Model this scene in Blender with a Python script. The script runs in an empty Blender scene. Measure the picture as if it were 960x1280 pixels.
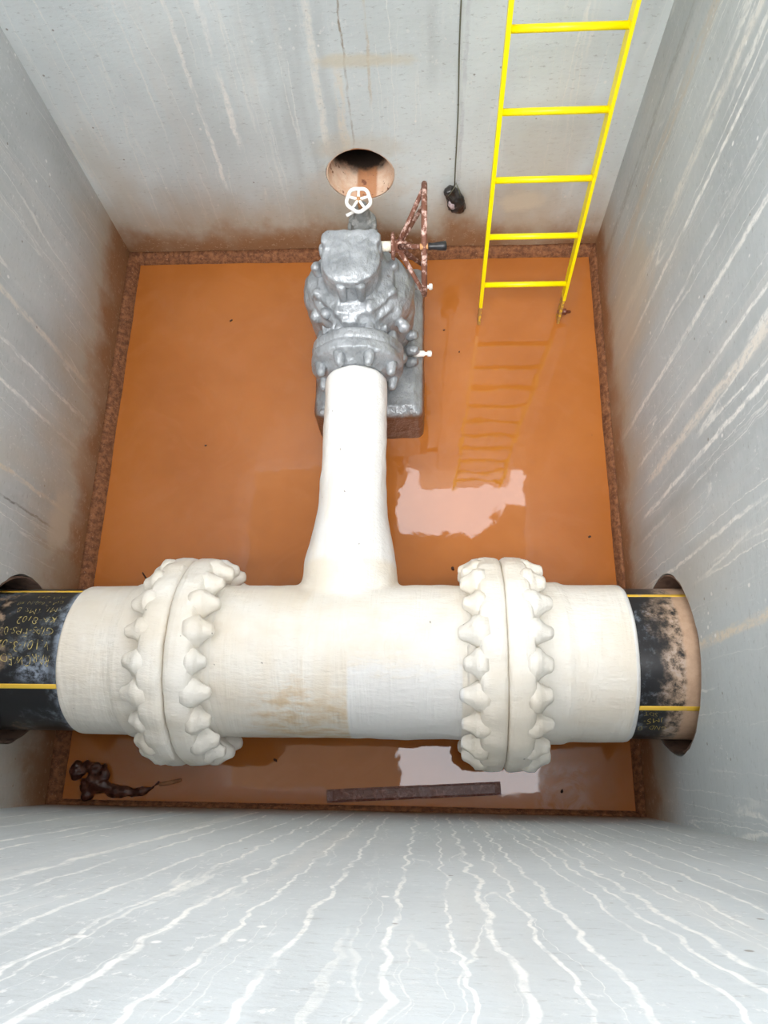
import bpy, bmesh, math, random
from mathutils import Vector, Matrix, noise as mnoise
random.seed(7)
PI = math.pi
SC = bpy.context.scene
COL = SC.collection

# ------------------------------------------------------------------ camera
camd = bpy.data.cameras.new('camera'); cam = bpy.data.objects.new('camera', camd); COL.objects.link(cam)
camd.sensor_fit = 'VERTICAL'; camd.sensor_height = 36; camd.lens = 36*935.64/1280
camd.clip_start = .02
R = Matrix(((0.998482740, 0.000454962, 0.0550636942), (0.0174034026, 0.946103291, -0.323397100), (-0.0522430731, 0.323864718, 0.944659889)))
cam.matrix_world = Matrix.Translation((0.0033, -0.0237, 3.2593)) @ R.to_4x4()
SC.camera = cam

# ------------------------------------------------------------------ light
TOP = 3.0
w = bpy.data.worlds.new('sky'); SC.world = w; w.use_nodes = True
nt = w.node_tree; nt.nodes.clear()
o = nt.nodes.new('ShaderNodeOutputWorld'); b = nt.nodes.new('ShaderNodeBackground')
b.inputs[0].default_value = (0.93, 0.95, 1.0, 1); b.inputs[1].default_value = 6.4
nt.links.new(b.outputs[0], o.inputs[0])
sd = bpy.data.lights.new('sun', 'SUN'); sun = bpy.data.objects.new('sun', sd); COL.objects.link(sun)
sd.energy = 8.0; sd.angle = math.radians(40); sd.color = (1, .985, .965)
sun.rotation_euler = (math.radians(24), math.radians(-7), 0)
SC.view_settings.view_transform = 'Standard'; SC.view_settings.look = 'None'
SC.view_settings.gamma = 1; SC.view_settings.use_curve_mapping = False
SC.view_settings.exposure = -0.10
SC.cycles.use_denoising = True
SC.cycles.max_bounces = 10; SC.cycles.diffuse_bounces = 7; SC.cycles.glossy_bounces = 4
SC.cycles.sample_clamp_indirect = 10

# ------------------------------------------------------------------ node helper
class G:
    def __init__(s, name):
        s.m = bpy.data.materials.new(name); s.m.use_nodes = True
        s.t = s.m.node_tree; s.bs = s.t.nodes['Principled BSDF']
    def put(s, sock, v):
        if v is None: return
        if hasattr(v, 'is_output'): s.t.links.new(v, sock)
        else:
            try: sock.default_value = v
            except Exception: sock.default_value = (v[0], v[1], v[2], 1)
    def n(s, typ, **k):
        x = s.t.nodes.new(typ)
        for a, b in k.items(): setattr(x, a, b)
        return x
    def M(s, op, a, b=None, c=None, clamp=False):
        x = s.n('ShaderNodeMath', operation=op, use_clamp=clamp)
        s.put(x.inputs[0], a); s.put(x.inputs[1], b); s.put(x.inputs[2], c)
        return x.outputs[0]
    def add(s, a, b): return s.M('ADD', a, b)
    def sub(s, a, b): return s.M('SUBTRACT', a, b)
    def mul(s, a, b): return s.M('MULTIPLY', a, b)
    def step(s, v, a, b, x=0., y=1.):
        r = s.n('ShaderNodeMapRange', interpolation_type='SMOOTHSTEP')
        s.put(r.inputs[0], v); s.put(r.inputs[1], a); s.put(r.inputs[2], b); s.put(r.inputs[3], x); s.put(r.inputs[4], y)
        return r.outputs[0]
    def mix(s, f, a, b):
        x = s.n('ShaderNodeMix', data_type='RGBA')
        s.put(x.inputs[0], f)
        for i, v in ((6, a), (7, b)):
            if hasattr(v, 'is_output'): s.t.links.new(v, x.inputs[i])
            else: x.inputs[i].default_value = (v[0], v[1], v[2], 1)
        return x.outputs[2]
    def pos(s, kind='world'):
        if kind == 'world': v = s.n('ShaderNodeNewGeometry').outputs['Position']
        else: v = s.n('ShaderNodeTexCoord').outputs['Object']
        q = s.n('ShaderNodeSeparateXYZ'); s.put(q.inputs[0], v)
        return v, q.outputs[0], q.outputs[1], q.outputs[2]
    def vec(s, a, b, c):
        q = s.n('ShaderNodeCombineXYZ'); s.put(q.inputs[0], a); s.put(q.inputs[1], b); s.put(q.inputs[2], c); return q.outputs[0]
    def noise(s, v, sc=5, det=2, rough=.5, dist=0.):
        x = s.n('ShaderNodeTexNoise'); s.put(x.inputs['Vector'], v); x.inputs['Scale'].default_value = sc
        x.inputs['Detail'].default_value = det; x.inputs['Roughness'].default_value = rough; x.inputs['Distortion'].default_value = dist
        return x.outputs[0]
    def bump(s, h, st=.3, d=.01):
        x = s.n('ShaderNodeBump'); s.put(x.inputs['Height'], h); x.inputs['Strength'].default_value = st; x.inputs['Distance'].default_value = d
        s.t.links.new(x.outputs[0], s.bs.inputs['Normal'])
    def out(s, col, rough=.6, metal=0., spec=None, ior=None):
        s.put(s.bs.inputs['Base Color'], col); s.put(s.bs.inputs['Roughness'], rough); s.put(s.bs.inputs['Metallic'], metal)
        if spec is not None: s.put(s.bs.inputs['Specular IOR Level'], spec)
        if ior is not None: s.bs.inputs['IOR'].default_value = ior
        return s.m

# ------------------------------------------------------------------ materials
GREY = (.40, .44, .465)
def wall_mat(name, ax, seed, marks=(), rr=.65, wb=.028, thin=1.0, ribs=1.0, tan=1.0, stain=.30, base=GREY, mould=None):
    g = G(name); v, X, Y, Z = g.pos(); U = X if ax == 'x' else Y
    wob = g.mul(g.sub(g.noise(g.vec(g.mul(U, 3.), g.mul(Z, 4.), seed), 2.6, 3.5, rr), .5), wb)
    uu = g.add(U, wob)
    big = g.noise(g.vec(U, g.mul(Z, .8), seed+3), 1.8, 3)
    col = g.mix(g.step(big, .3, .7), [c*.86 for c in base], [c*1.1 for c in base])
    # trowel and roller texture
    fine = g.noise(g.vec(g.mul(U, 2), g.mul(Z, 6), seed), 9, 5, .7)
    col = g.mix(g.mul(g.step(fine, .45, .8), .3), col, (.58, .60, .60))
    # broad pale wash running down
    ws = g.noise(g.vec(g.mul(uu, 7), g.mul(Z, .5), seed+5), 1., 3, .6)
    col = g.mix(g.mul(g.step(ws, .52, .78), .42), col, (.62, .60, .56))
    ds = g.noise(g.vec(g.mul(uu, 5), g.mul(Z, .45), seed+8), 1., 3, .6)
    col = g.mix(g.mul(g.step(ds, .55, .8), .45), col, (.25, .26, .26))
    # thin wandering lime drips
    fray = g.step(g.noise(g.vec(g.mul(U, 1), g.mul(Z, .45), seed+77), 60, 3, .7), .36, .56, .35, 1.)
    for (f, fz, th, s2, amt) in ((8, .30, .0050, 11, .6), (13, .4, .006, 17, .45), (5, .22, .0032, 23, .7)):
        nz = g.noise(g.vec(g.mul(uu, f), g.mul(Z, fz), seed+s2), 1., 1.5, .5)
        line = g.step(g.M('ABSOLUTE', g.sub(nz, .5)), th*1.7*thin, th*.3*thin)
        gate = g.step(g.noise(g.vec(g.mul(U, 3), g.mul(Z, 1.1), seed+s2+1), 1.3, 2), .44, .60)
        col = g.mix(g.mul(g.mul(g.mul(line, gate), fray), amt*ribs), col, (.80, .79, .74))
    # particular streaks: (u, width, z0, z1, colour, strength)
    for (mu, mw, z0, z1, mc, ms) in marks:
        d = g.M('ABSOLUTE', g.sub(uu, mu))
        mk = g.mul(g.mul(g.step(d, mw, mw*.35), g.step(Z, z0-.06, z0+.06)), g.step(Z, z1+.08, z1-.08))
        br = g.step(g.noise(g.vec(g.mul(U, 30), g.mul(Z, 5), seed+31), 1., 3), .3, .55)
        col = g.mix(g.mul(g.mul(g.mul(mk, br), fray), ms), col, mc)
    # lime blobs and splashes
    sp = g.n('ShaderNodeTexVoronoi'); g.put(sp.inputs['Vector'], g.vec(g.mul(U, 1), g.mul(Z, .8), seed)); sp.inputs['Scale'].default_value = 17
    sg = g.step(g.noise(g.vec(U, Z, seed+41), 4, 2), .5, .6)
    col = g.mix(g.mul(g.mul(g.step(sp.outputs[0], .13, .07), sg), .8), col, (.78, .77, .74))
    sc1 = g.noise(g.vec(g.mul(U, 1.6), g.mul(Z, 1.), seed+61), 38, 4, .75)
    sg2 = g.step(g.noise(g.vec(U, Z, seed+66), 3, 3), .42, .62)
    col = g.mix(g.mul(g.mul(g.step(sc1, .58, .66), sg2), .55), col, (.70, .70, .68))
    sc2 = g.noise(g.vec(g.mul(U, 1.), g.mul(Z, 2.4), seed+91), 30, 4, .75)
    col = g.mix(g.mul(g.step(sc2, .56, .72), .5), col, (.22, .22, .21))
    s3 = g.n('ShaderNodeTexVoronoi'); g.put(s3.inputs['Vector'], g.vec(U, Z, seed+9)); s3.inputs['Scale'].default_value = 9
    col = g.mix(g.mul(g.step(s3.outputs[0], .055, .03), .7), col, (.16, .13, .10))
    # silt and rust staining that climbs from the waterline
    zz = g.sub(Z, g.mul(g.sub(g.noise(g.vec(g.mul(U, 2.5), g.mul(Z, 1.5), seed+6), 2, 4, .6), .5), .45*stain/.3))
    col = g.mix(g.mul(g.step(zz, stain*2.0, stain*.45), .75*tan), col, (.37, .275, .17))
    col = g.mix(g.mul(g.step(zz, stain*.95, stain*.28), .9), col, (.25, .115, .045))
    spk = g.step(g.noise(g.vec(U, Z, seed), 55, 3, .7), .56, .68)
    col = g.mix(g.mul(g.mul(spk, g.step(Z, .5, .1)), .35), col, (.60, .46, .34))
    tn = g.noise(g.vec(g.mul(uu, 2.2), g.mul(Z, .7), seed+51), 1.2, 3)
    col = g.mix(g.mul(g.mul(g.step(tn, .52, .72), g.step(Z, 1.7, .2)), .5*tan), col, (.47, .40, .30))
    if mould:
        for (mu, mz, ru, rz, mc, ms) in mould:
            d = g.M('SQRT', g.add(g.M('POWER', g.mul(g.sub(U, mu), 1/ru), 2.), g.M('POWER', g.mul(g.sub(Z, mz), 1/rz), 2.)))
            d = g.add(d, g.mul(g.sub(g.noise(v, 9, 4, .65), .5), 1.2))
            col = g.mix(g.mul(g.step(d, 1.1, .45), ms), col, mc)
    g.bump(g.add(fine, g.mul(big, 2)), .25, .006)
    return g.out(col, .55, spec=.35)

def rust_mat(name, a=(.30, .11, .035), b=(.50, .26, .12), sc=30, spk=.5, rough=.8):
    g = G(name); v, X, Y, Z = g.pos()
    n = g.noise(v, sc, 5, .7); n2 = g.noise(v, sc*3, 3, .7)
    col = g.mix(g.step(n, .35, .65), a, b)
    col = g.mix(g.mul(g.step(n2, .62, .72), spk), col, (.72, .48, .32))
    g.bump(n, .6, .01); return g.out(col, rough)

def wrap_mat(name, base=(.80, .775, .715), stain=True):
    g = G(name); v, X, Y, Z = g.pos('world')
    n = g.noise(v, 3.2, 4, .6); f = g.noise(g.vec(g.mul(X, 1.), g.mul(Y, 3.), g.mul(Z, 3)), 14, 5, .65)
    band = g.noise(g.vec(g.mul(X, 9), g.mul(Y, 1.2), g.mul(Z, 1.2)), 1.5, 3, .6, .6)
    col = g.mix(g.step(n, .35, .65), [c*1.02 for c in base], (.76, .70, .60))
    # the sleeves left and right and the near half of the run have a fresher coat
    fresh = g.step(X, -.262, -.25)
    fresh = g.mul(fresh, g.step(g.add(Y, g.mul(g.sub(f, .5), .25)), .36, .24))
    fresh = g.mul(fresh, g.step(X, .13, .12))
    fresh = g.M('MAXIMUM', fresh, g.step(g.M('ABSOLUTE', g.add(X, .29)), .97, .975))
    fresh = g.M('MAXIMUM', fresh, g.step(g.M('ABSOLUTE', g.add(X, .28)), .65, .66) if False else fresh)
    fresh = g.M('MAXIMUM', fresh, g.step(Y, .68, .72))
    col = g.mix(g.mul(fresh, .85), col, (.79, .795, .79))
    if stain:
        a = g.mul(g.step(X, -.66, -.5), g.step(X, -.255, -.265))
        a = g.mul(a, g.step(g.add(Y, g.mul(g.sub(n, .5), .35)), .27, .12))
        col = g.mix(g.mul(g.mul(a, g.step(f, .35, .7)), .75), col, (.62, .42, .19))
        b2 = g.mul(g.mul(g.step(X, -.60, -.45), g.step(X, -.255, -.265)), g.step(band, .42, .7))
        col = g.mix(g.mul(b2, .35), col, (.74, .63, .47))
    sp = g.step(g.noise(v, 42, 1), .80, .84)
    col = g.mix(g.mul(sp, .8), col, (.22, .2, .17))
    g.bump(g.add(g.mul(band, 1.3), g.mul(f, .7)), .55, .014)
    return g.out(col, .5, spec=.35)

def tape_mat(name):
    g = G(name); v, X, Y, Z = g.pos('world')
    n = g.noise(v, 9, 4, .6); f = g.noise(g.vec(g.mul(X, 1.8), Y, g.mul(Z, 1.3)), 16, 4, .65)
    col = g.mix(g.step(n, .3, .7), (.24, .258, .272), (.39, .412, .435))
    col = g.mix(g.mul(g.step(f, .5, .8), .4), col, (.25, .26, .27))
    # silt caught on the lower part
    col = g.mix(g.mul(g.step(g.add(Z, g.mul(g.sub(n, .5), .05)), .235, .205), .95), col, (.20, .095, .045))
    rr = g.noise(v, 33, 2); col = g.mix(g.mul(g.step(rr, .70, .76), .6), col, (.13, .1, .09))
    g.bump(g.add(n, g.mul(f, .9)), .8, .014)
    return g.out(col, .38, metal=.3, spec=.5)

def pipe_mat(name, side):
    g = G(name); v, X, Y, Z = g.pos('world')
    n = g.noise(v, 7, 5, .65); f = g.noise(g.vec(g.mul(X, 1.), g.mul(Y, 1), g.mul(Z, 1)), 30, 5, .75)
    col = (.012, .012, .014)
    if side == 'L':
        d = g.step(g.noise(v, 9, 3), .48, .62)
        col = g.mix(g.mul(g.mul(d, g.step(f, .42, .7)), .55), col, (.28, .33, .38))
        t = g.mul(g.step(X, -1.40, -1.50), g.step(n, .55, .65))
        col = g.mix(g.mul(t, .7), col, (.5, .36, .25))
        q_ = g.mul(g.step(g.M('ABSOLUTE', g.add(X, 1.345)), .075, .03), g.step(g.M('ABSOLUTE', g.sub(Y, .275)), .05, .02))
        col = g.mix(g.mul(g.mul(q_, g.step(f, .36, .6)), .8), col, (.36, .42, .52))
        e = g.mul(g.step(X, -1.29, -1.262), g.step(f, .3, .6))
        col = g.mix(g.mul(e, .55), col, (.42, .5, .62))
    else:
        d = g.step(g.add(g.mul(g.sub(X, .775), 3.3), g.sub(n, .5)), -.13, .17)
        col = g.mix(g.mul(g.mul(d, g.step(f, .34, .62)), g.M('SUBTRACT', 1., g.mul(g.step(Y, .19, .16), g.step(X, .80, .78)))), col, (.52, .37, .26))
        col = g.mix(g.mul(g.mul(g.step(n, .42, .62), g.step(f, .46, .70)), .6), col, (.30, .35, .42))
        e = g.step(g.add(X, g.mul(g.sub(n, .5), .05)), .835, .85)
        col = g.mix(g.mul(e, .85), col, (.55, .37, .25))
    g.bump(f, .15, .003)
    return g.out(col, .32, spec=.5)

def plain(name, col, rough=.5, metal=0., vs=20, amt=.15, bump=.15, col2=None, thr=(.45, .7)):
    g = G(name); v, X, Y, Z = g.pos('world'); n = g.noise(v, vs, 4, .65)
    c2 = col2 or [c*(1-amt) for c in col]
    c = g.mix(g.step(n, thr[0], thr[1]), col, c2)
    g.bump(n, bump, .004); return g.out(c, rough, metal)

def water_mat():
    g = G('muddy_water'); v, X, Y, Z = g.pos()
    n = g.noise(v, 1.6, 4, .6); f = g.noise(v, 9, 5, .7, .8); sw = g.noise(v, 3.1, 4, .6, 2.2)
    col = g.mix(g.step(n, .3, .7), (.385, .122, .022), (.445, .150, .031))
    col = g.mix(g.mul(g.step(sw, .48, .66), .22), col, (.47, .17, .05))
    # pinkish silt skin near the far right of the near strip
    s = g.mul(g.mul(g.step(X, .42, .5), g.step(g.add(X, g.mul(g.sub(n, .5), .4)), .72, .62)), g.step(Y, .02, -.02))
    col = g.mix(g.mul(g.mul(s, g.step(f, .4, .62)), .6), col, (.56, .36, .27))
    sp = g.step(g.noise(v, 26, 2), .77, .80)
    col = g.mix(g.mul(sp, .5), col, (.22, .09, .03))
    rip = g.noise(v, 5.5, 2, .5, .4)
    g.bump(g.add(rip, g.mul(f, .10)), .2, .005)
    return g.out(col, .012, ior=1.63)

M = {}
TAN = (.66, .58, .46); PALE = (.80, .79, .75); RUST = (.45, .22, .10); DK = (.10, .09, .08)
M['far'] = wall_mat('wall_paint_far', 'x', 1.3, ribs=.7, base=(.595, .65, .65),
    marks=[(-.80, .018, .75, 2.9, PALE, .8), (-.92, .012, .5, 2.9, PALE, .8), (-.42, .022, .7, 2.9, (.72, .70, .64), .7), (-.34, .03, .62, 1.1, (.70, .62, .50), .6),
           (-.305, .006, .72, 3., (.28, .24, .18), .9), (-.215, .008, .95, 3., (.50, .42, .30), .6), (.155, .012, .4, 3, (.5, .53, .55), .8), (-.29, .05, .02, .42, RUST, .75)],
    mould=[(-.29, .70, .24, .10, (.52, .47, .38), .5), (-.24, 1.13, .22, .04, (.58, .52, .38), .6), (.45, .36, .12, .08, (.62, .55, .43), .7), (-.29, .5, .25, .22, (.56, .46, .36), .45)], stain=.30)
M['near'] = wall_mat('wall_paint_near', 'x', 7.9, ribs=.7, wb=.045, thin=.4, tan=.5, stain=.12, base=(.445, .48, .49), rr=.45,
    marks=[(u_, w_, .1 + .3*((k*37) % 7)/7, 3, PALE, .75) for k, (u_, w_) in enumerate(((-1.3, .010), (-1.12, .012), (-.92, .012), (-.84, .007), (-.62, .014), (-.55, .006), (-.43, .006), (-.35, .005), (-.27, .006), (-.20, .004), (-.13, .005), (-.03, .005), (.035, .003), (.08, .006), (.125, .0035), (.17, .005), (.235, .0035), (.27, .0045), (.30, .006), (.345, .003), (.38, .004), (.44, .005), (.5, .004), (.57, .005), (.64, .004), (.74, .005)))])
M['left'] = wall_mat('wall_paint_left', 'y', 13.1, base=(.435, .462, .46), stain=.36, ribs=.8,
    marks=[(1.45, .012, .3, 1.3, PALE, .8), (1.62, .02, .25, 1.4, (.66, .62, .54), .7), (1.0, .014, .2, .9, TAN, .9), (.9, .007, .15, .9, DK, .7), (1.30, .012, .2, 1.2, PALE, .7), (.82, .03, .05, .5, (.3, .24, .17), .5)],
    mould=[(.95, .30, .16, .12, (.50, .43, .33), .75), (.75, .2, .1, .14, (.32, .25, .17), .6)])
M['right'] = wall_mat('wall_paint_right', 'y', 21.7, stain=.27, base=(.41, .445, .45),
    marks=[(1.86, .035, .25, 2.2, (.70, .68, .62), .75), (1.70, .014, .3, 2.2, PALE, .9), (1.36, .016, .2, 1.8, PALE, .8), (1.05, .03, .5, 1.7, (.68, .64, .57), .85), (.93, .012, .4, 1.6, PALE, .9), (1.15, .01, .4, 1.7, PALE, .8),
           (.36, .022, .62, 1.7, TAN, .9), (2.15, .05, .1, 2.4, (.50, .44, .36), .7), (1.52, .012, .3, 2, PALE, .7), (.65, .009, .3, 1.6, PALE, .8), (2.32, .03, .1, 2.6, (.30, .30, .29), .8), (.22, .012, .05, .3, (.60, .5, .4), .8)],
    mould=[(.52, .72, .025, .07, (.34, .22, .08), .9), (1.9, .5, .3, .35, (.50, .43, .33), .6)])
M['fillet'] = rust_mat('silted_mortar', (.12, .04, .014), (.28, .115, .045), 48, .45)
M['water'] = water_mat()
M['wrap'] = wrap_mat('white_wrap')
M['tape'] = tape_mat('silver_grey_tape')
M['pipeL'] = pipe_mat('black_pipe_left', 'L'); M['pipeR'] = pipe_mat('black_pipe_right', 'R')
M['stripe'] = plain('yellow_stripe', (.85, .55, .06), .5, vs=14, col2=(.72, .50, .22), thr=(.55, .7))
M['inkR'] = plain('yellow_marker_fresh', (.80, .62, .15), .6, vs=90, col2=(.4, .3, .1), thr=(.5, .7))
M['ink'] = plain('yellow_marker', (.60, .48, .16), .6, vs=90, col2=(.10, .09, .06), thr=(.46, .60))
M['yellow'] = plain('yellow_paint', (.96, .80, .0), .35, vs=45, col2=(.35, .20, .05), thr=(.70, .78))
M['rusty'] = plain('rusted_rail', (.42, .22, .06), .8, vs=60, col2=(.75, .48, .03), thr=(.5, .6), bump=.5)
M['rustpaint'] = plain('rusted_wheel', (.16, .06, .035), .7, vs=38, col2=(.62, .42, .36), thr=(.50, .64), bump=.5)
M['rubber'] = plain('black_rubber', (.015, .015, .017), .4)
M['cream'] = plain('cream_paint', (.82, .78, .66), .5, vs=40, col2=(.62, .48, .34), thr=(.55, .75))
M['white'] = plain('white_paint', (.85, .84, .80), .4, vs=50, col2=(.6, .42, .28), thr=(.62, .75))
M['brass'] = plain('rusted_nut', (.55, .28, .12), .6)
M['dgrey'] = plain('dull_grey_tape', (.17, .175, .17), .55, vs=30, col2=(.36, .36, .34), bump=.6)
M['strip'] = plain('wet_rusted_steel', (.13, .035, .018), .25, vs=50, col2=(.26, .10, .07), bump=.6)
M['cord'] = plain('olive_cord', (.12, .12, .08), .7)
M['bag'] = plain('black_plastic', (.018, .016, .015), .3, vs=30, col2=(.05, .045, .045), bump=.5)
M['tag'] = plain('pinkish_tag', (.50, .40, .42), .5, vs=60, amt=.5)
M['rag'] = plain('wet_rag', (.055, .015, .01), .35, vs=30, col2=(.15, .06, .035), bump=.8)
M['wood'] = plain('wood', (.42, .20, .09), .7, vs=30, amt=.4)
M['debris'] = plain('dark_debris', (.05, .02, .012), .7)
M['concrete'] = plain('slab_concrete', (.32, .30, .27), .9, vs=6, amt=.3)
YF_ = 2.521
g = G('sleeve_liner'); v, X, Y, Z = g.pos(); n = g.noise(v, 12, 5, .7)
c = g.mix(g.step(n, .35, .7), (.66, .42, .28), (.76, .60, .46))
c = g.mix(g.mul(g.step(g.M('ABSOLUTE', g.add(X, .272)), .055, .04), .85), c, (.46, .19, .07))
c = g.mix(g.mul(g.step(g.noise(v, 22, 3, .7), .60, .68), .9), c, (.20, .07, .035)); c = g.mix(g.step(g.add(Y, g.mul(g.sub(n, .5), .12)), YF_+.13, YF_+.20), c, (.025, .015, .01)); g.bump(n, .5, .01)  # liner colour goes near black with depth: painted shade of the hole
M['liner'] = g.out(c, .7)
M['liner2'] = plain('silted_liner', (.17, .11, .08), .7, vs=14, col2=(.07, .045, .035), bump=.5)

# ------------------------------------------------------------------ mesh helpers
def link_mesh(name, bm, mat, parent=None, smooth=True, mats=None):
    me = bpy.data.meshes.new(name)
    bmesh.ops.recalc_face_normals(bm, faces=bm.faces)
    bm.to_mesh(me); bm.free()
    for p in me.polygons: p.use_smooth = smooth
    for m in (mats or [mat]): me.materials.append(m)
    ob = bpy.data.objects.new(name, me); COL.objects.link(ob)
    if parent: ob.parent = parent
    return ob
def sharp(ob, deg=40):
    me = ob.data
    me.set_sharp_from_angle(angle=math.radians(deg)); return ob
def tag(ob, label=None, cat=None, group=None, kind=None):
    for k, v_ in (('label', label), ('category', cat), ('group', group), ('kind', kind)):
        if v_: ob[k] = v_
    return ob
def empty(name, loc=(0, 0, 0), rot=(0, 0, 0), **k):
    e = bpy.data.objects.new(name, None); COL.objects.link(e); e.location = loc; e.rotation_euler = rot; e.empty_display_size = .05
    return tag(e, **k)
def copy_tree(ob, parent=None):
    c = ob.copy(); COL.objects.link(c); c.parent = parent
    for ch in list(ob.children): copy_tree(ch, c)
    return c
def box(bm, lo, hi, bev=0, mi=0, seg=2):
    vs = [bm.verts.new((x, y, z)) for x in (lo[0], hi[0]) for y in (lo[1], hi[1]) for z in (lo[2], hi[2])]
    fs = [bm.faces.new([vs[i] for i in f]) for f in ((0, 1, 3, 2), (4, 6, 7, 5), (0, 4, 5, 1), (2, 3, 7, 6), (0, 2, 6, 4), (1, 5, 7, 3))]
    for f in fs: f.material_index = mi
    if bev:
        es = list({e for f in fs for e in f.edges})
        bmesh.ops.bevel(bm, geom=es, offset=bev, segments=seg, profile=.5, affect='EDGES')
def frame(d):
    d = Vector(d).normalized(); up = Vector((0, 0, 1)) if abs(d.z) < .9 else Vector((1, 0, 0))
    a = d.cross(up).normalized(); return d, a, d.cross(a).normalized()
def lathe(bm, prof, org=(0, 0, 0), axis=(0, 0, 1), n=32, caps=True, fn=None):
    """prof: list of (distance along the axis, radius)"""
    d, a, b_ = frame(axis); org = Vector(org); rings = []
    for (t, r) in prof:
        ring = []
        for i in range(n):
            th = 2*PI*i/n; rr = r if fn is None else fn(t, r, th)
            ring.append(bm.verts.new(org + d*t + (a*math.cos(th) + b_*math.sin(th))*rr))
        rings.append(ring)
    for A, B in zip(rings, rings[1:]):
        for i in range(n): bm.faces.new((A[i], A[(i+1) % n], B[(i+1) % n], B[i]))
    if caps:
        bm.faces.new(rings[0][::-1]); bm.faces.new(rings[-1])
def tube(bm, pts, r, n=10, closed=False, caps=True):
    pts = [Vector(p) for p in pts]; N = len(pts); rings = []
    a = None
    for i, p in enumerate(pts):
        t = (pts[(i+1) % N] - pts[i-1]) if closed else (pts[min(i+1, N-1)] - pts[max(i-1, 0)])
        t.normalize()
        if a is None: _, a, _ = frame(t)
        a = (a - t*a.dot(t)).normalized(); b_ = t.cross(a)
        rr = r[i] if isinstance(r, (list, tuple)) else r
        rings.append([bm.verts.new(p + (a*math.cos(2*PI*k/n) + b_*math.sin(2*PI*k/n))*rr) for k in range(n)])
    for i in range(N if closed else N-1):
        A = rings[i]; B = rings[(i+1) % N]
        for k in range(n): bm.faces.new((A[k], A[(k+1) % n], B[(k+1) % n], B[k]))
    if caps and not closed:
        bm.faces.new(rings[0][::-1]); bm.faces.new(rings[-1])
def wrapmesh(bm, voxel=.01, smooth=6, nz=.004, nf=9, dec=None):
    """turn overlapping closed shapes into one taped-over skin, returned as a new bmesh"""
    me = bpy.data.meshes.new('tmp'); bmesh.ops.recalc_face_normals(bm, faces=bm.faces); bm.to_mesh(me); bm.free()
    ob = bpy.data.objects.new('tmp', me); COL.objects.link(ob)
    r = ob.modifiers.new('r', 'REMESH'); r.mode = 'VOXEL'; r.voxel_size = voxel
    s = ob.modifiers.new('s', 'SMOOTH'); s.iterations = smooth; s.factor = .5
    dg = bpy.context.evaluated_depsgraph_get()
    m2 = bpy.data.meshes.new_from_object(ob.evaluated_get(dg))
    nb = bmesh.new(); nb.from_mesh(m2); nb.normal_update()
    for v_ in nb.verts:
        v_.co += v_.normal*nz*(mnoise.noise(v_.co*nf) + .5*mnoise.noise(v_.co*nf*2.7))
    bpy.data.objects.remove(ob); bpy.data.meshes.remove(me); bpy.data.meshes.remove(m2)
    return nb

# ------------------------------------------------------------------ setting
XL, XR, YN, YF = -1.55, .869, -.189, 2.521
T = .5
YP, ZP, KZ = .3485, .4932, .0259          # axis of the big pipe
RH = .3144                                 # openings round the big pipe
HX, HZ, HR = -.2902, .547, .1558           # opening in the far wall
ZB = -.35
def wall_with_hole(name, axis, at, out, lo, hi, hole, mat):
    """a wall whose inner face lies at `at`, with a round recess; lo/hi are (u, z)"""
    bm = bmesh.new(); n = 64
    P = lambda u, z, d: (at + out*d, u, z) if axis == 'x' else (u, at + out*d, z)
    if hole:
        hu, hz, hr, hd = hole
        outer = []; inner = []; deep = []
        for i in range(n):
            th = 2*PI*i/n; c, s = math.cos(th), math.sin(th)
            k = []
            if c > 1e-6: k.append((hi[0]-hu)/c)
            if c < -1e-6: k.append((lo[0]-hu)/c)
            if s > 1e-6: k.append((hi[1]-hz)/s)
            if s < -1e-6: k.append((lo[1]-hz)/s)
            t = min(k); outer.append(bm.verts.new(P(hu+c*t, hz+s*t, 0)))
            # broken, slightly chipped lip
            j = 1 + .012*math.sin(5*th) + random.uniform(-.006, .012)
            inner.append(bm.verts.new(P(hu+c*hr*j, hz+s*hr*j, 0)))
            deep.append(bm.verts.new(P(hu+c*hr, hz+s*hr, hd)))
        cor = {}
        for i in range(n):
            j = (i+1) % n
            bm.faces.new((outer[i], outer[j], inner[j], inner[i])); bm.faces.new((inner[i], inner[j], deep[j], deep[i]))
            a, b_ = outer[i].co, outer[j].co
            iu = 1 if axis == 'x' else 0
            if abs(a[iu]-b_[iu]) > 1e-5 and abs(a[2]-b_[2]) > 1e-5:
                cu = hi[0] if max(a[iu], b_[iu]) > hi[0]-1e-5 else lo[0]
                cz = hi[1] if max(a[2], b_[2]) > hi[1]-1e-5 else lo[1]
                bm.faces.new((outer[j], outer[i], bm.verts.new(P(cu, cz, 0))))
        bm.faces.new(deep)
        back = [bm.verts.new(P(u, z, T)) for u, z in ((lo[0], lo[1]), (hi[0], lo[1]), (hi[0], hi[1]), (lo[0], hi[1]))]
        front = [bm.verts.new(P(u, z, 0)) for u, z in ((lo[0], lo[1]), (hi[0], lo[1]), (hi[0], hi[1]), (lo[0], hi[1]))]
        bm.faces.new(back)
        for i in range(4): bm.faces.new((front[i], front[(i+1) % 4], back[(i+1) % 4], back[i]))
    else:
        a = P(lo[0], lo[1], 0); b_ = P(hi[0], hi[1], T)
        box(bm, [min(a[i], b_[i]) for i in range(3)], [max(a[i], b_[i]) for i in range(3)])
    bmesh.ops.remove_doubles(bm, verts=bm.verts, dist=1e-5)
    ob = link_mesh(name, bm, mat, smooth=False); return tag(ob, kind='structure')
zpr = ZP + KZ*XR; zpl = ZP + KZ*XL
tag(wall_with_hole('wall_far', 'y', YF, 1, (XL-T, ZB), (XR+T, TOP), (HX, HZ, HR, .42), M['far']), 'pale grey painted far wall with round pipe opening and brown waterline staining')
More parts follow.
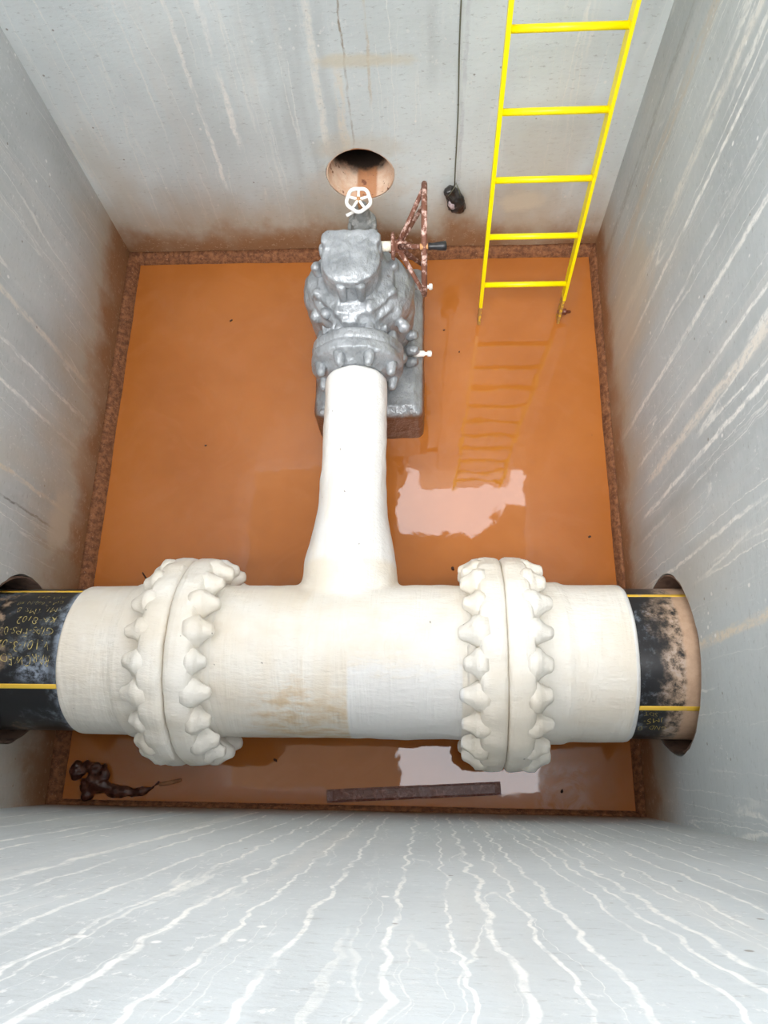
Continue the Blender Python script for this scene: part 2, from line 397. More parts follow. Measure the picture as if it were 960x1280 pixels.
tag(wall_with_hole('wall_near', 'y', YN, -1, (XL-T, ZB), (XR+T, TOP), None, M['near']), 'grey painted near wall covered in thin white lime drips')
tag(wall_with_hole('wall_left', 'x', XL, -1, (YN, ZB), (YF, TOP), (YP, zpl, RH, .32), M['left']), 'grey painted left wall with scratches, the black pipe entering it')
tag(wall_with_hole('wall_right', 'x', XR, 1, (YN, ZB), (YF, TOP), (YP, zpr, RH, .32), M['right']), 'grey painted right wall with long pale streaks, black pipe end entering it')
bm = bmesh.new(); box(bm, (XL-T, YN-T, ZB-.3), (XR+T, YF+T, ZB)); tag(link_mesh('floor', bm, M['concrete'], smooth=False), kind='structure')
# mortar fillets at the wall feet
def fillet(name, a, b_, inward, wdt, top, label):
    bm = bmesh.new(); a = Vector(a); b_ = Vector(b_); inward = Vector(inward); n = 70; rows = []
    prof = [(0, top), (.35, top*.82), (.8, top*.25), (1.0, -.06), (1.0, -.3), (0, -.3)]
    for i in range(n+1):
        p = a.lerp(b_, i/n); j = 1 + .07*mnoise.noise(p*5) + .05*mnoise.noise(p*22)
        rows.append([bm.verts.new(p + inward*(wdt*s*(j if s > 0 else 1)) + Vector((0, 0, z*(j if 0 < z else 1)))) for s, z in prof])
    m_ = len(prof)
    for A, B in zip(rows, rows[1:]):
        for k in range(m_): bm.faces.new((A[k], A[(k+1) % m_], B[(k+1) % m_], B[k]))
    bm.faces.new(rows[0][::-1]); bm.faces.new(rows[-1])
    return tag(link_mesh(name, bm, M['fillet'], smooth=True), label, kind='structure')
fillet('trim_1', (XL, YF, 0), (XR, YF, 0), (0, -1, 0), .055, .05, 'rust brown silted mortar fillet along the foot of far wall')
fillet('trim_2', (XL, YN, 0), (XL, YF, 0), (1, 0, 0), .055, .055, 'brown silted mortar fillet along the foot of left wall')
fillet('trim_3', (XR, YN, 0), (XR, YF, 0), (-1, 0, 0), .034, .05, 'brown silted mortar fillet along the foot of right wall')
fillet('trim_4', (XL, YN, 0), (XR, YN, 0), (0, 1, 0), .024, .03, 'narrow brown silted fillet along the foot of near wall')
# muddy water
bm = bmesh.new(); n = 8
grid = [[bm.verts.new((XL+.01+(XR-XL-.02)*i/n, YN+.01+(YF-YN-.02)*j/n, 0)) for j in range(n+1)] for i in range(n+1)]
for i in range(n):
    for j in range(n): bm.faces.new((grid[i][j], grid[i+1][j], grid[i+1][j+1], grid[i][j+1]))
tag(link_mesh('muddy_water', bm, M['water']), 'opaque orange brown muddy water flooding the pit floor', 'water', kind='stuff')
# liners in the wall openings
def liner(name, org, axis, r, ln, mat, label):
    bm = bmesh.new()
    lathe(bm, [(.004, r-.006), (.003, r+.001), (ln, r+.001), (ln, r-.006), (.004, r-.006)], org, axis, 64, caps=False)
    bmesh.ops.remove_doubles(bm, verts=bm.verts, dist=1e-6)
    return tag(link_mesh(name, bm, mat), label, 'pipe sleeve', 'round sleeves in the pit walls')
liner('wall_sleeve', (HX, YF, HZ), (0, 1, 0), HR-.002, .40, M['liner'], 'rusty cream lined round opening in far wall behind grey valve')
liner('wall_sleeve', (XR, YP, zpr), (1, 0, 0), RH-.004, .30, M['liner2'], 'dark silted round sleeve in right wall around black pipe end')
liner('wall_sleeve', (XL, YP, zpl), (-1, 0, 0), RH-.004, .30, M['liner2'], 'dark silted round sleeve in left wall at photo edge')
# added unseen sheet above the pit, outlined to mask sky in the water reflection
ZC = 4.5
pl = [(-2.05, -.34), (-.25, -.34), (-.25, .35), (1.3, .5), (1.3, 2.72), (1.02, 2.70), (.86, 2.72), (.74, 2.60), (.66, 2.47), (.56, 2.36), (.36, 2.36), (.12, 2.39), (-.27, 2.40), (-.31, 2.60), (-.30, 2.80), (-.25, 2.90), (-.20, 3.1), (-.14, 3.25), (-2.05, 3.25)]
bm = bmesh.new(); lo_ = [bm.verts.new((x, y, ZC)) for x, y in pl]; up_ = [bm.verts.new((x, y, ZC+.02)) for x, y in pl]
bm.faces.new(lo_[::-1]); bm.faces.new(up_)
for i in range(len(pl)): bm.faces.new((lo_[i], lo_[(i+1) % len(pl)], up_[(i+1) % len(pl)], up_[i]))
tag(link_mesh('sky_blocker', bm, plain('blocker_sheet', (.22, .17, .12), .7), smooth=False), kind='structure')

bm = bmesh.new(); box(bm, (-.04, 2.56, TOP), (.80, 2.585, TOP+.60), .004)  # added out-of-view board: trims the mirrored sky and pales the water reflection
box(bm, (.05, 2.585, TOP), (.10, 2.62, TOP+.5)); box(bm, (.66, 2.585, TOP), (.71, 2.62, TOP+.5))
tag(link_mesh('reflection_board', bm, plain('pale_board', (.86, .78, .68), .7), smooth=False), 'added pale board on the rim past ladder top, out of view, shaping the water reflection', 'board')

# ------------------------------------------------------------------ big pipe run (local x along its axis)
TILT = -math.atan(KZ)
def frame_at(name, **k): return empty(name, (0, YP, ZP), (0, TILT, 0), **k)
def disc_half(x0, x1, seed, face):
    """one wrapped flange: face=+1 when its bolted back looks to -x"""
    bm = bmesh.new(); R1 = .375
    def fn(t, r, th):
        k = max(0, (r-.30)/.075)
        return r + k*(.007*mnoise.noise(Vector((math.cos(th)*4, math.sin(th)*4, seed+t*6))) + .0045*math.cos(20*th)*(1 if t in (x0+.012, x0+.022, x0+.045) else .3))
    pr = [(0, .276), (.004, .30), (.008, .345), (.012, .362), (.022, .371), (.045, R1), (.078, R1+.001), (.088, R1-.003), (.094, R1-.009), (.097, R1-.022), (.097, .2)]
    pr = [(x0-.03, .2755), (x0-.012, .279)] + [(x0+t, r_) for t, r_ in pr]
    if face < 0: pr = [(x1-(t-x0), r_) for t, r_ in pr][::-1]
    lathe(bm, pr, (0, 0, 0), (1, 0, 0), 160, fn=fn); return bm
# taped bolt end, pointing +x
def bolt_mesh(seed, ln=.050, r=.047):
    bm = bmesh.new()
    pr = [(-.035, r*.95), (-.015, r*1.06), (.004, r*1.0), (ln*.22, r*.83), (ln*.45, r*.64), (ln*.68, r*.52), (ln*.86, r*.44), (ln*.97, r*.30), (ln, r*.12)]
    lathe(bm, pr, (0, 0, 0), (1, 0, 0), 18, fn=lambda t, rr, th: rr*(1+.05*math.cos(6*th)*(t > 0)) + .003*mnoise.noise(Vector((math.cos(th)*2, math.sin(th)*2, t*30+seed))))
    me = bpy.data.meshes.new('bolt'); bmesh.ops.recalc_face_normals(bm, faces=bm.faces); bm.to_mesh(me); bm.free()
    for p in me.polygons: p.use_smooth = True
    me.materials.append(M['wrap']); return me
BM = [bolt_mesh(s) for s in (1, 5, 9, 14)]
def bolts(parent, x, dirx, n=20, R_=.328, off=.5, skip=None):
    for i in range(n):
        th = 2*PI*(i+off)/n
        ob = bpy.data.objects.new('bolt', random.choice(BM)); COL.objects.link(ob); ob.parent = parent
        ob.location = (x, R_*math.cos(th), R_*math.sin(th))
        s = random.uniform(.9, 1.12)
        ob.scale = (s*random.uniform(.85, 1.2), s, s)
        ob.rotation_euler = (random.uniform(0, 6), random.uniform(-.12, .12), (PI if dirx < 0 else 0) + random.uniform(-.12, .12))
def wrinkle_tube(x0, x1, prof, n=128, amp=.0025, seed=0):
    bm = bmesh.new()
    lathe(bm, prof, (0, 0, 0), (1, 0, 0), n, fn=lambda t, r, th: r + amp*mnoise.noise(Vector((math.cos(th)*2.5, math.sin(th)*2.5, t*9+seed))))
    return bm
def dense(a, b_, r0, r1, k=10): return [(a+(b_-a)*i/k, r0+(r1-r0)*i/k) for i in range(k+1)]

# left polyethylene pipe: black shell, white sleeve, left half of the left flange pair
RB = .262
def black_pipe(side):
    s = -1 if side == 'L' else 1
    if side == 'L':
        e = frame_at('black_pipe', label='black pipe with yellow stripes and handwritten marks entering left wall, white wrapped end', cat='pipe', group='black pipes entering the side walls')
        x0, x1 = -1.84, -1.0
    else:
        e = frame_at('black_pipe', label='black pipe with mud smears entering round opening in right wall, white wrapped end', cat='pipe', group='black pipes entering the side walls')
        x0, x1 = .45, 1.15
    bm = bmesh.new(); lathe(bm, dense(x0, x1, RB, RB, 12), (0, 0, 0), (1, 0, 0), 128); link_mesh('pipe_shell', bm, M['pipeL' if side == 'L' else 'pipeR'], e)
    # yellow stripes lie as thin bands in the skin of the pipe
    for th in ((28.7, 119.0) if side == 'L' else (38.0, 131.5)):
        bm = bmesh.new(); hw = .0085; rows = []
        for k in range(5):
            a = math.radians(th) + (k-2)/2*hw/RB
            rows.append([bm.verts.new((x, RB*1.003*math.cos(a), RB*1.003*math.sin(a))) for x in (x0+.02, x1-.02)])
        for A, B in zip(rows, rows[1:]): bm.faces.new((A[0], A[1], B[1], B[0]))
        st = link_mesh('yellow_stripe', bm, M['stripe'], e)
        so = st.modifiers.new('t', 'SOLIDIFY'); so.thickness = .0015
    # the handwriting, curved onto the pipe
    def write(txt, xr, th, h, wdt):
        cu = bpy.data.curves.new('marking', 'FONT'); cu.body = txt; cu.size = h/.7; cu.space_character = 1.05; cu.offset = -.0009
        cu.resolution_u = 3
        ob = bpy.data.objects.new('marking', cu); COL.objects.link(ob)
        me = bpy.data.meshes.new_from_object(ob.evaluated_get(bpy.context.evaluated_depsgraph_get())); bpy.data.objects.remove(ob)
        xs = [v_.co.x for v_ in me.vertices]
        k = wdt/(max(xs)-min(xs))
        for v_ in me.vertices:
            lx = (v_.co.x-min(xs))*k; ly = v_.co.y*(1+.22*math.sin(lx*95+th)) + .004*math.sin(lx*55+th*3); lx += v_.co.y*.18*math.sin(lx*70+th)
            a = math.radians(th) + ly/RB
            v_.co = (xr - lx, RB*1.0045*math.cos(a), RB*1.0045*math.sin(a))
        me.materials.append(M['ink' if side == 'L' else 'inkR'])
        o2 = bpy.data.objects.new('handwritten_marking', me); COL.objects.link(o2); o2.parent = e
    return e, write
eL, wr = black_pipe('L')
# (text, right end x, angle on pipe, letter height, width); the writing runs upside down, as on the pipe
for t_ in [("AM 2M", -1.300, 39.5, .018, .11), ("GM 2 600-N 50", -1.300, 47.5, .020, .165), ("(M1. TMS. B.", -1.295, 55.5, .022, .165), ("KA-8102", -1.292, 64.5, .026, .145), ("GIPS-FPS-02", -1.290, 74, .028, .20), ("V.101-3-02", -1.290, 84.5, .032, .19), ("RP-RCW-EO21", -1.284, 95, .034, .205)]:
    wr(*t_)
eR, wr = black_pipe('R')
for t_ in [("SDT.", .765, 134.5, .018, .050), ("JMS-", .785, 141.5, .022, .060), ("GND - D", .800, 149.5, .022, .090)]: wr(*t_)
bmS = wrinkle_tube(0, 0, [(-1.256, .255), (-1.256, .268), (-1.252, .2725)] + dense(-1.245, -1.085, .2735, .2745, 8) + [(-1.07, .276), (-1.06, .281), (-1.05, .2835)] + dense(-1.04, -.96, .284, .285, 4) + [(-.95, .28)], seed=3)
link_mesh('white_sleeve', bmS, M['wrap'], eL)
link_mesh('flange', disc_half(-.945, -.848, 2, 1), M['wrap'], eL)
bolts(eL, -.944, -1)
bmS = wrinkle_tube(0, 0, [(.37, .28)] + dense(.38, .475, .286, .285, 5) + [(.485, .2835), (.495, .279), (.505, .2765)] + dense(.52, .685, .2755, .2745, 8) + [(.697, .273), (.702, .269), (.703, .255)], seed=8)
link_mesh('white_sleeve', bmS, M['wrap'], eR)
link_mesh('flange', disc_half(.277, .372, 7, -1), M['wrap'], eR)
bolts(eR, .371, 1)

# wrapped tee: run, branch with reducer
eT = frame_at('pipe_tee', label='white wrapped pipe tee between the two bolted flange pairs, branch running to grey valve', cat='pipe tee')
BX = -.283
bm = bmesh.new()
lathe(bm, dense(-.78, .21, .2755, .2755, 10), (0, 0, 0), (1, 0, 0), 96)
yb = [0, .20, .27, .30, .335, .37, .41, .45, .50, .56, .62, .70, .85, 1.0, 1.10, 1.18]
rbp = [.182, .186, .186, .180, .177, .175, .170, .160, .149, .139, .135, .132, .130, .129, .129, .1285]
yb[-1] = 1.165
lathe(bm, list(zip(yb, rbp)), (BX, 0, 0), (0, 1, 0), 72)
nb = wrapmesh(bm, .0105, 9, .0045, 7)
br = nb.copy()
bmesh.ops.delete(nb, geom=[f for f in nb.faces if f.calc_center_median().y > .325], context='FACES')
bmesh.ops.delete(br, geom=[f for f in br.faces if f.calc_center_median().y <= .325], context='FACES')
link_mesh('run_pipe', nb, M['wrap'], eT); link_mesh('branch_pipe', br, M['wrap'], eT)
link_mesh('flange', disc_half(-.842, -.748, 4, -1), M['wrap'], eT); bolts(eT, -.749, 1)
link_mesh('flange', disc_half(.178, .272, 5, 1), M['wrap'], eT); bolts(eT, .179, -1)

# ------------------------------------------------------------------ support block
bm = bmesh.new(); box(bm, (-.50, 1.463, ZB), (-.003, 2.26, .238), .035, seg=4)
box(bm, (-.468, 1.497, .2), (-.035, 2.228, .252), .012)
nb = wrapmesh(bm, .009, 4, .005, 8)
tag(link_mesh('support_block', nb, M['tape']), 'low rectangular grey taped block standing in water beneath the grey valve', 'support block')

# ------------------------------------------------------------------ gate valve
VX, VY, VZ = -.281, 1.88, .487
eV = empty('gate_valve', (VX, VY, .24), label='silver grey taped gate valve with gearbox, on a block at end of white branch', cat='valve')
def loc(x, y, z): return (x-VX, y-VY, z-.24)
bm = bmesh.new()
lathe(bm, [(0, .19), (.03, .215), (.20, .225), (.33, .225), (.38, .20), (.40, .15)], loc(VX+.005, 1.88, .266), (0, 0, 1), 48, fn=lambda t, r, th: r*(1.0+.04*math.cos(4*th)))
lathe(bm, [(0, .14), (.45, .14)], loc(VX, 1.60, VZ), (0, 1, 0), 40)
lathe(bm, [(0, .13), (.03, .150), (.06, .150), (.08, .12)], loc(VX, 1.88, .62), (0, 0, 1), 40)
box(bm, loc(VX-.16, 1.93, .27), loc(VX+.205, 2.07, .58), .06)
lathe(bm, [(0, .10), (.06, .12), (.2, .12)], loc(VX-.01, 1.86, .60), (0, 0, 1), 40)
lathe(bm, [(0, .15), (.012, .178), (.035, .182), (.05, .165)], loc(VX, 1.845, .615), (0, 0, 1), 48)
lathe(bm, [(0, .15), (.01, .160), (.03, .160), (.04, .13)], loc(VX, 1.845, .668), (0, 0, 1), 48)
box(bm, loc(VX-.055, 1.66, .60), loc(VX+.02, 1.73, .685), .01)
for k_ in (-.125, -.085, .075, .118): lathe(bm, [(0, .018), (.03, .014), (.045, .005)], loc(VX+k_, 1.665, .60), (k_*1.5, .3, 1), 8)
for a in range(8):
    th = 2*PI*(a+.5)/8
    lathe(bm, [(0, .022), (.04, .022), (.055, .012)], loc(VX+.165*math.cos(th), 1.86+.165*math.sin(th), .655), (0, 0, 1), 10)
for (x, y, z, r) in ((-.455, 1.80, .56, .028), (-.45, 1.74, .60, .025), (-.12, 1.76, .60, .035), (-.085, 1.72, .56, .03), (-.34, 1.74, .70, .02), (-.22, 1.73, .70, .02), (-.44, 1.93, .60, .03), (-.10, 1.66, .40, .03)):
    lathe(bm, [(-r, r*.3), (-r*.6, r*.8), (0, r), (r*.6, r*.8), (r, r*.3)], loc(x, y, z), (0, .3, 1), 12)
nb = wrapmesh(bm, .008, 4, .007, 13)
link_mesh('valve_body', nb, M['tape'], eV)
# flanges on the line, near and far
def vflange(y0, y1, r=.193):
    bm = bmesh.new()
    lathe(bm, [(y0-.03, .12), (y0-.004, .15), (y0, r-.02), (y0+.012, r), ((y0+y1)/2-.006, r), ((y0+y1)/2, r-.012), ((y0+y1)/2+.006, r), (y1-.012, r), (y1, r-.02), (y1+.03, .13)], loc(VX, 0, VZ), (0, 1, 0), 72,
          fn=lambda t, rr, th: rr+.004*mnoise.noise(Vector((math.cos(th)*3, math.sin(th)*3, t*20))))
    nb = wrapmesh(bm, .007, 3, .004, 12)
    f = link_mesh('line_flange', nb, M['tape'], eV)
    for sgn, yy in ((-1, y0), (1, y1)):
        for i in range(8):
            th = 2*PI*(i+.5)/8
            bm = bmesh.new()
            lathe(bm, [(-.01, .027), (.008, .024), (.03, .020), (.044, .017), (.052, .007)], loc(VX+.158*math.cos(th), yy, VZ+.158*math.sin(th)), (random.uniform(-.1, .1), sgn, random.uniform(-.1, .1)), 12)
            link_mesh('bolt', bm, M['tape'], eV)
vflange(1.545, 1.655)
# gearbox
GX, GY, GZ = -.286, 1.838, .87
gb = None
bm = bmesh.new()
lathe(bm, [(0, .085), (.0, .098), (.10, .104), (.165, .104), (.175, .116), (.205, .116), (.215, .098), (.223, .07)], loc(GX, GY, .645), (0, 0, 1), 40)
box(bm, loc(-.392, 1.865, .755), loc(-.180, 1.965, .868), .012)
lathe(bm, [(-.125, .035), (.12, .035)], loc(-.286, 1.905, .80), (1, 0, 0), 20)
box(bm, loc(-.40, 1.90, .80), loc(-.365, 1.95, .872), .01); box(bm, loc(-.205, 1.90, .80), loc(-.17, 1.95, .872), .01)
lathe(bm, [(0, .025), (.05, .02), (.06, .01)], loc(-.425, 1.885, .70), (-.3, 0, 1), 12)
nb = wrapmesh(bm, .0055, 3, .006, 16)
gb = link_mesh('gearbox', nb, M['tape'], eV)
for (x, y) in ((-.320, 1.728), (-.246, 1.728)):
    bm = bmesh.new(); lathe(bm, [(0, .008), (.006, .016), (.06, .018), (.075, .021), (.095, .020), (.10, .01)], loc(x, y, .735), (0, .05, 1), 12); link_mesh('bolt', bm, M['tape'], gb)
bm = bmesh.new(); lathe(bm, [(-.02, .026), (.005, .024), (.02, .012)], loc(-.40, 1.72, .66), (-.3, -.5, 1), 14); link_mesh('side_lug', bm, M['tape'], eV)
# handwheel: plane across x, rim at x=0
HWX, HWY, HWZ, HWR = .0, 1.955, .80, .205
hub = Vector((-.100, 1.93, .80))
bm = bmesh.new(); lathe(bm, [(-.085, .020), (-.02, .020)], loc(*hub), (1, 0, 0), 20); link_mesh('drive_shaft', bm, M['cream'], eV)
bm = bmesh.new(); pts = [loc(HWX, HWY+HWR*math.cos(2*PI*i/64), HWZ+HWR*math.sin(2*PI*i/64)) for i in range(64)]
tube(bm, pts, .0115, 12, closed=True); hw = link_mesh('handwheel', bm, M['rustpaint'], eV)
tag(hw, 'rusted spoked handwheel')
bm = bmesh.new(); lathe(bm, [(-.03, .05), (-.024, .054), (-.018, .054), (-.014, .024), (.0, .026), (.018, .026), (.028, .02), (.032, .014), (.05, .013)], loc(*hub), (1, 0, 0), 24); link_mesh('hub', bm, M['rustpaint'], hw)
for k in range(5):
    th = 2*PI*k/5 + math.radians(135)
    a = Vector((HWX-.004, HWY+(HWR-.004)*math.cos(th), HWZ+(HWR-.004)*math.sin(th)))
    b_ = hub + Vector((.005, .02*math.cos(th), .02*math.sin(th)))
    bm = bmesh.new(); tube(bm, [loc(*b_), loc(*b_.lerp(a, .5)), loc(*a)], [.012, .0095, .0085], 10); link_mesh('spoke', bm, M['rustpaint'], hw)
bm = bmesh.new(); gy, gz = HWY+HWR*math.cos(math.radians(135)), HWZ+HWR*math.sin(math.radians(135))
lathe(bm, [(-.016, .012), (.0, .010), (.02, .010)], loc(HWX, gy, gz), (1, .02, .0), 14); link_mesh('grip_bolt', bm, M['brass'], hw)
bm = bmesh.new(); lathe(bm, [(.014, .011), (.018, .014), (.03, .012), (.045, .014), (.065, .017), (.078, .018), (.083, .013)], loc(HWX, gy, gz), (1, .02, .0), 18); link_mesh('grip', bm, M['rubber'], hw)
# white bleed nipples sticking out to the right
def nipple(x0, x1, y, z, extra=False):
    bm = bmesh.new(); L = x1-x0
    lathe(bm, [(0, .008), (L*.12, .013), (L*.2, .015), (L*.62, .014), (L*.68, .008), (L*.76, .008), (L*.80, .014), (L*.95, .014), (L, .008)], loc(x0, y, z), (1, 0, 0), 16)
    link_mesh('bleed_nipple', bm, M['white'], eV)
    bm = bmesh.new(); lathe(bm, [(0, .011), (.12, .011)], loc(x0-.11, y, z), (1, 0, 0), 12); link_mesh('nipple_pipe', bm, M['tape'], eV)
nipple(-.062, .034, 1.742, .30); nipple(-.036, .036, 1.96, .49)
for k in ((-.05, 1.735, .34), (-.055, 1.70, .30), (-.055, 1.80, .36)):
    bm = bmesh.new(); lathe(bm, [(-.03, .015), (-.02, .022), (.01, .023), (.025, .015)], loc(*k), (1, 0, .3), 12); link_mesh('side_nut', bm, M['tape'], eV)

# ------------------------------------------------------------------ small valve behind, with white handwheel facing up
SX, SY, SZ = -.266, 2.155, .80
eS = empty('small_valve', (SX, 2.28, .45), label='small dark grey valve topped by a white handwheel, in front of wall opening', cat='valve')
def ls(x, y, z): return (x-SX, y-2.28, z-.45)
bm = bmesh.new()
lathe(bm, [(0, .055), (.12, .055), (.13, .065), (.15, .065)], ls(SX-.005, 2.11, .487), (0, 1, 0), 24)
lathe(bm, [(0, .050), (.1, .048), (.13, .060), (.16, .058), (.18, .04), (.24, .028)], ls(SX, 2.20, .48), (0, 0, 1), 24)
box(bm, ls(SX-.06, 2.12, .56), ls(SX-.04, 2.16, .68), .008); box(bm, ls(SX+.045, 2.12, .56), ls(SX+.065, 2.16, .68), .008)
nb = wrapmesh(bm, .006, 3, .006, 20); link_mesh('valve_body', nb, M['dgrey'], eS)
wn = Vector((0.03, -.30, 1)).normalized(); wc = Vector((SX-.001, 2.160, SZ)); d_, a_, b2 = frame(wn)
bm = bmesh.new(); tube(bm, [ls(SX, 2.19, .70), ls(*(wc - wn*.0))], .008, 10); link_mesh('stem', bm, M['brass'], eS)
bm = bmesh.new(); pts = []
for i in range(50):
    th = 2*PI*i/50; r = .050*(1-.10*abs(math.cos(2.5*th))**2*1.0)
    pts.append(Vector(ls(*(wc + (a_*math.cos(th)+b2*math.sin(th))*r))))
tube(bm, pts, .0078, 10, closed=True); wv = link_mesh('handwheel', bm, M['white'], eS)
for k in range(5):
    th = 2*PI*(k+.0)/5
    bm = bmesh.new(); tube(bm, [ls(*(wc+wn*.004)), ls(*(wc + (a_*math.cos(th)+b2*math.sin(th))*.046))], [.0065, .0055], 8); link_mesh('spoke', bm, M['white'], wv)
bm = bmesh.new(); lathe(bm, [(-.012, .012), (.006, .014), (.008, .008), (.016, .008)], ls(*wc), wn, 6); link_mesh('hub_nut', bm, M['brass'], wv)
bm = bmesh.new(); tube(bm, [ls(SX-.02, 2.155, .74), ls(SX-.055, 2.13, .745)], .007, 8); link_mesh('drain_nipple', bm, M['white'], eS)

# ------------------------------------------------------------------ ladder
LX0, LX1, LY, LD = .2751, .6612, 2.1039, .0992
eLd = empty('ladder', ((LX0+LX1)/2, LY, 0), label='yellow painted steel ladder with rusty feet leaning at far right', cat='ladder')
ld = Vector((0, LD, 1)).normalized(); cx_ = (LX0+LX1)/2
def rail(side):
    x = (LX0 if side == 0 else LX1) - cx_
    lean = .0
    bm = bmesh.new(); nrm = Vector((0, 1, -LD)).normalized(); t = .006; wd = .024
    # angle iron: a plate seen edge-on, and a flange
    def plate(x0, x1, n0, n1, s0, s1, mi):
        vs = []
        for s in (s0, s1):
            for (xx, nn) in ((x0, n0), (x1, n0), (x1, n1), (x0, n1)): vs.append(bm.verts.new(Vector((xx, 0, 0)) + nrm*nn + ld*s))
        for f in ((3, 2, 1, 0), (4, 5, 6, 7), (0, 1, 5, 4), (1, 2, 6, 5), (2, 3, 7, 6), (3, 0, 4, 7)): bm.faces.new([vs[i] for i in f]).material_index = mi
    sg = 1 if side else -1
    if side == 0: plate(x-.011, x+.005, -wd*.9, wd*.3, .12, 3.25, 0)
    else:
        plate(x-.004, x+.009, -wd*1.1, wd*1.1, .17, 3.25, 0)
    ob = link_mesh('rail', bm, M['yellow'], eLd, smooth=False)
    # rusted foot
    bm = bmesh.new()
    if side == 0: plate(x-.011, x+.003, -wd, wd*.2, -.3, .125, 0)
    else: plate(x-.005, x+.007, -wd, wd, -.3, .175, 0)
    link_mesh('rusty_foot', bm, M['rusty'], ob, smooth=False)
for s in (0, 1): rail(s)
for k in range(10):
    s = .2608+.3*k
    p = ld*s; bm = bmesh.new()
    tube(bm, [p+Vector((LX0-cx_, 0, 0)), p+Vector((LX1-cx_, 0, 0))], .0130, 14); link_mesh('rung', bm, M['yellow'], eLd)
bm = bmesh.new(); q = ld*.06+Vector((LX1-cx_, 0, 0)); lathe(bm, [(-.01, .007), (.012, .011), (.02, .016), (.032, .016), (.034, .008), (.05, .007), (.055, .004)], q, (1, .0, 0), 8); link_mesh('foot_bolt', bm, M['strip'], eLd)

# ------------------------------------------------------------------ cord with black plastic bundle
eC = empty('hanging_cord', (.14, YF-.03, .48), label='thin olive cord hanging down far wall between opening and ladder', cat='cord')
bm = bmesh.new(); pts = []
for i in range(60):
    z = .47 + (2.95-.47)*i/59; pts.append((.1405-.14 + (-.012*(z-.47)) + .002*math.sin(z*9) , .018+.002*math.sin(z*5), z-.48))
tube(bm, pts, .0028, 8); link_mesh('cord', bm, M['cord'], eC)
eB = empty('black_plastic_bundle', (.136, YF-.04, .455), label='crumpled black plastic bundle tied to end of hanging cord', cat='bundle')
bm = bmesh.new()
lathe(bm, [(-.075, .008), (-.068, .026), (-.04, .034), (0, .032), (.03, .027), (.055, .018), (.062, .006)], (.0, 0, -.015), (-.42, 0, 1), 20,
      fn=lambda t, r, th: r*(1+.25*mnoise.noise(Vector((math.cos(th)*2, math.sin(th)*2, t*25)))))
nb = wrapmesh(bm, .004, 1, .008, 28); link_mesh('bundle_body', nb, M['bag'], eB)
bm = bmesh.new(); lathe(bm, [(-.02, .005), (-.01, .013), (.01, .014), (.022, .006)], (-.006, -.024, -.03), (-.5, 0, 1), 12); link_mesh('pale_patch', bm, M['tag'], eB)
bm = bmesh.new(); tube(bm, [(-.028, -.02, .01), (-.018, -.026, .03), (.0, -.015, .055), (.005, .0, .062), (.018, -.02, .045), (.022, -.022, .02)], .0022, 8); link_mesh('cord_loop', bm, M['cord'], eB)

# ------------------------------------------------------------------ steel strip lying at the water surface
bm = bmesh.new(); nseg = 30; rows = []
A_ = Vector((-.398, -.137, .0)); B_ = Vector((.308, -.094, .0)); dd = (B_-A_).normalized(); pp = Vector((-dd.y, dd.x, 0)); hw_ = .0255
for i in range(nseg+1):
    c0 = A_.lerp(B_, i/nseg); r = .0012*mnoise.noise(c0*18)
    prof = [(-hw_, .001), (-hw_, .012), (-hw_+.007, .013), (-hw_+.008, .005), (hw_-.008, .005), (hw_-.007, .013), (hw_, .012), (hw_, .001), (0, -.004)]
    if i in (0, nseg): prof = [(a, min(z, .012) if z > .01 or z < .002 else .0125) for a, z in prof]
    rows.append([bm.verts.new(c0 + pp*(a+r) + Vector((0, 0, z+r))) for a, z in prof])
for A, B in zip(rows, rows[1:]):
    for k in range(9): bm.faces.new((A[k], A[(k+1) % 9], B[(k+1) % 9], B[k]))
bm.faces.new(rows[0][::-1]); bm.faces.new(rows[-1])
tag(link_mesh('steel_channel', bm, M['strip'], smooth=False), 'long rusty steel channel lying in water in front of white pipe', 'steel channel')

eB.scale = (1.2, 1.1, 1.2)
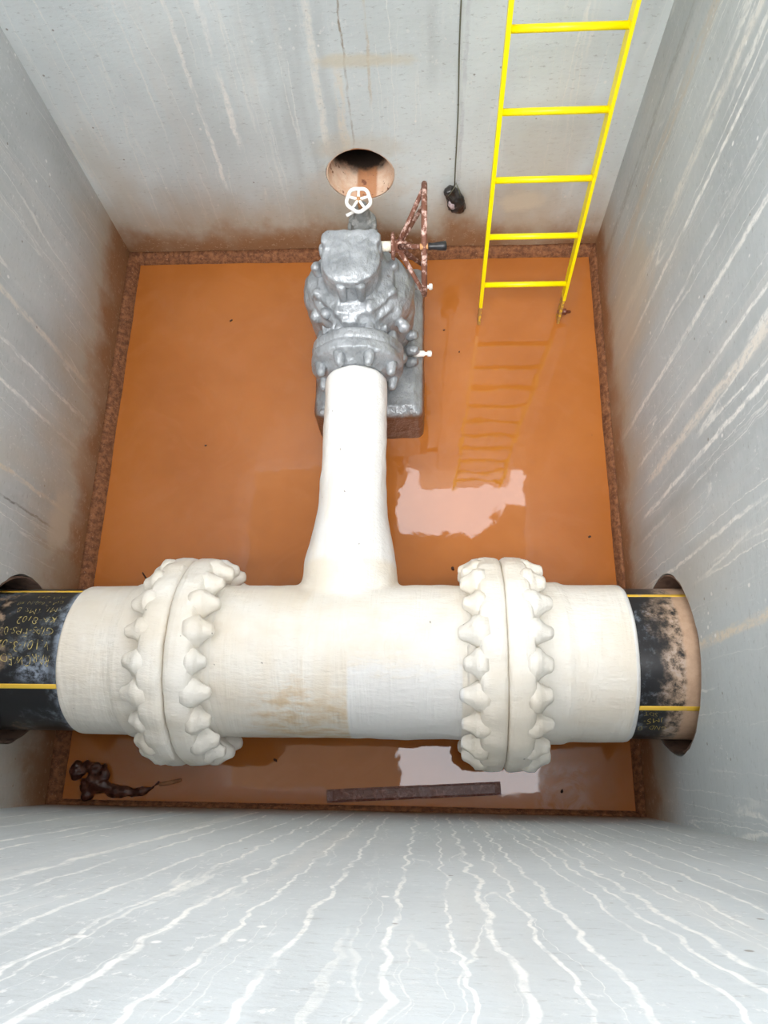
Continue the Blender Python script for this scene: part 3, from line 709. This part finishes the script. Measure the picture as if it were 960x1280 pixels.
# rag in the near left corner
bm = bmesh.new()
def blob(bm, c, r, fl=.6):
    lathe(bm, [(-r, r*.2), (-r*.7, r*.75), (0, r), (r*.7, r*.75), (r, r*.2)], c, (random.uniform(-1, 1), random.uniform(-1, 1), .3), 10)
for i in range(26):
    a = random.uniform(0, 2*PI); q_ = random.random()
    blob(bm, (-1.385+.085*q_*math.cos(a)*(1 if i % 2 else .7), -.085+.075*q_*math.sin(a), .008+.02*(1-q_)), random.uniform(.012, .028))
tube(bm, [(-1.36, -.11, .012), (-1.29, -.135, .012), (-1.21, -.14, .010), (-1.14, -.125, .008), (-1.10, -.095, .006)], [.03, .024, .018, .012, .004], 8)
tube(bm, [(-1.42, -.02, .006), (-1.39, -.06, .01), (-1.33, -.04, .01)], [.01, .02, .012], 8)
nb = wrapmesh(bm, .006, 1, .012, 24)
tag(link_mesh('rag', nb, M['rag']), 'soaked dark brown rag lying in the near left corner of water', 'rag')
# splinters and specks afloat
def stick(name, pts, r, mat, label, cat):
    bm = bmesh.new(); tube(bm, pts, r, 7); return tag(link_mesh(name, bm, mat), label, cat)
stick('wood_splinter', [(-1.10, -.105, .004), (-1.06, -.098, .008), (-1.01, -.085, .004)], [.006, .010, .006], M['wood'], 'short reddish wood splinter afloat right of the soaked rag', 'splinter')
stick('twig', [(-1.285, .80, .002), (-1.25, .755, .005), (-1.19, .745, .003)], [.003, .0045, .002], M['debris'], 'thin curved dark twig floating behind the left flange pair', 'twig')
def speck(x, y, s, label, mat=None, name='leaf_fragment', cat='leaf'):
    bm = bmesh.new(); n = 9; c = bm.verts.new((0, 0, .004)); ring = [bm.verts.new((s*math.cos(2*PI*i/n)*random.uniform(.6, 1.2), s*.6*math.sin(2*PI*i/n)*random.uniform(.6, 1.2), .0015)) for i in range(n)]
    for i in range(n): bm.faces.new((c, ring[i], ring[(i+1) % n]))
    bm.faces.new(ring[::-1])
    ob = tag(link_mesh(name, bm, mat or M['debris']), label, cat, 'leaf fragments floating on the water'); ob.location = (x, y, .0008); ob.rotation_euler = (0, 0, random.uniform(0, 3))
SPECKS = SP = [(289, 401, .012, 'dark leaf fragment afloat left of grey valve'), (257, 557, .008, 'small dark leaf fragment afloat midway left of white branch pipe'), (555, 413, .007, 'small dark leaf fragment floating between valve and left ladder foot'),
      (574, 440, .006, 'tiny dark leaf fragment afloat right of the white bleed nipple'), (737, 671, .010, 'dark leaf fragment afloat beside right wall above the pipe'), (566, 711, .011, 'dark leaf fragment afloat just left of right flange pair'),
      (344, 950, .011, 'dark leaf fragment afloat in near strip right of left flange'), (702, 989, .010, 'dark leaf fragment afloat in near strip by right corner')]
C0 = Vector((0.0033, -0.0237, 3.2593))
for (u, v_, s, lb) in SP:
    d = R @ Vector(((u-480)/935.64, -(v_-640)/935.64, -1)); t = -C0.z/d.z; P = C0 + d*t; speck(P.x, P.y, s, lb)
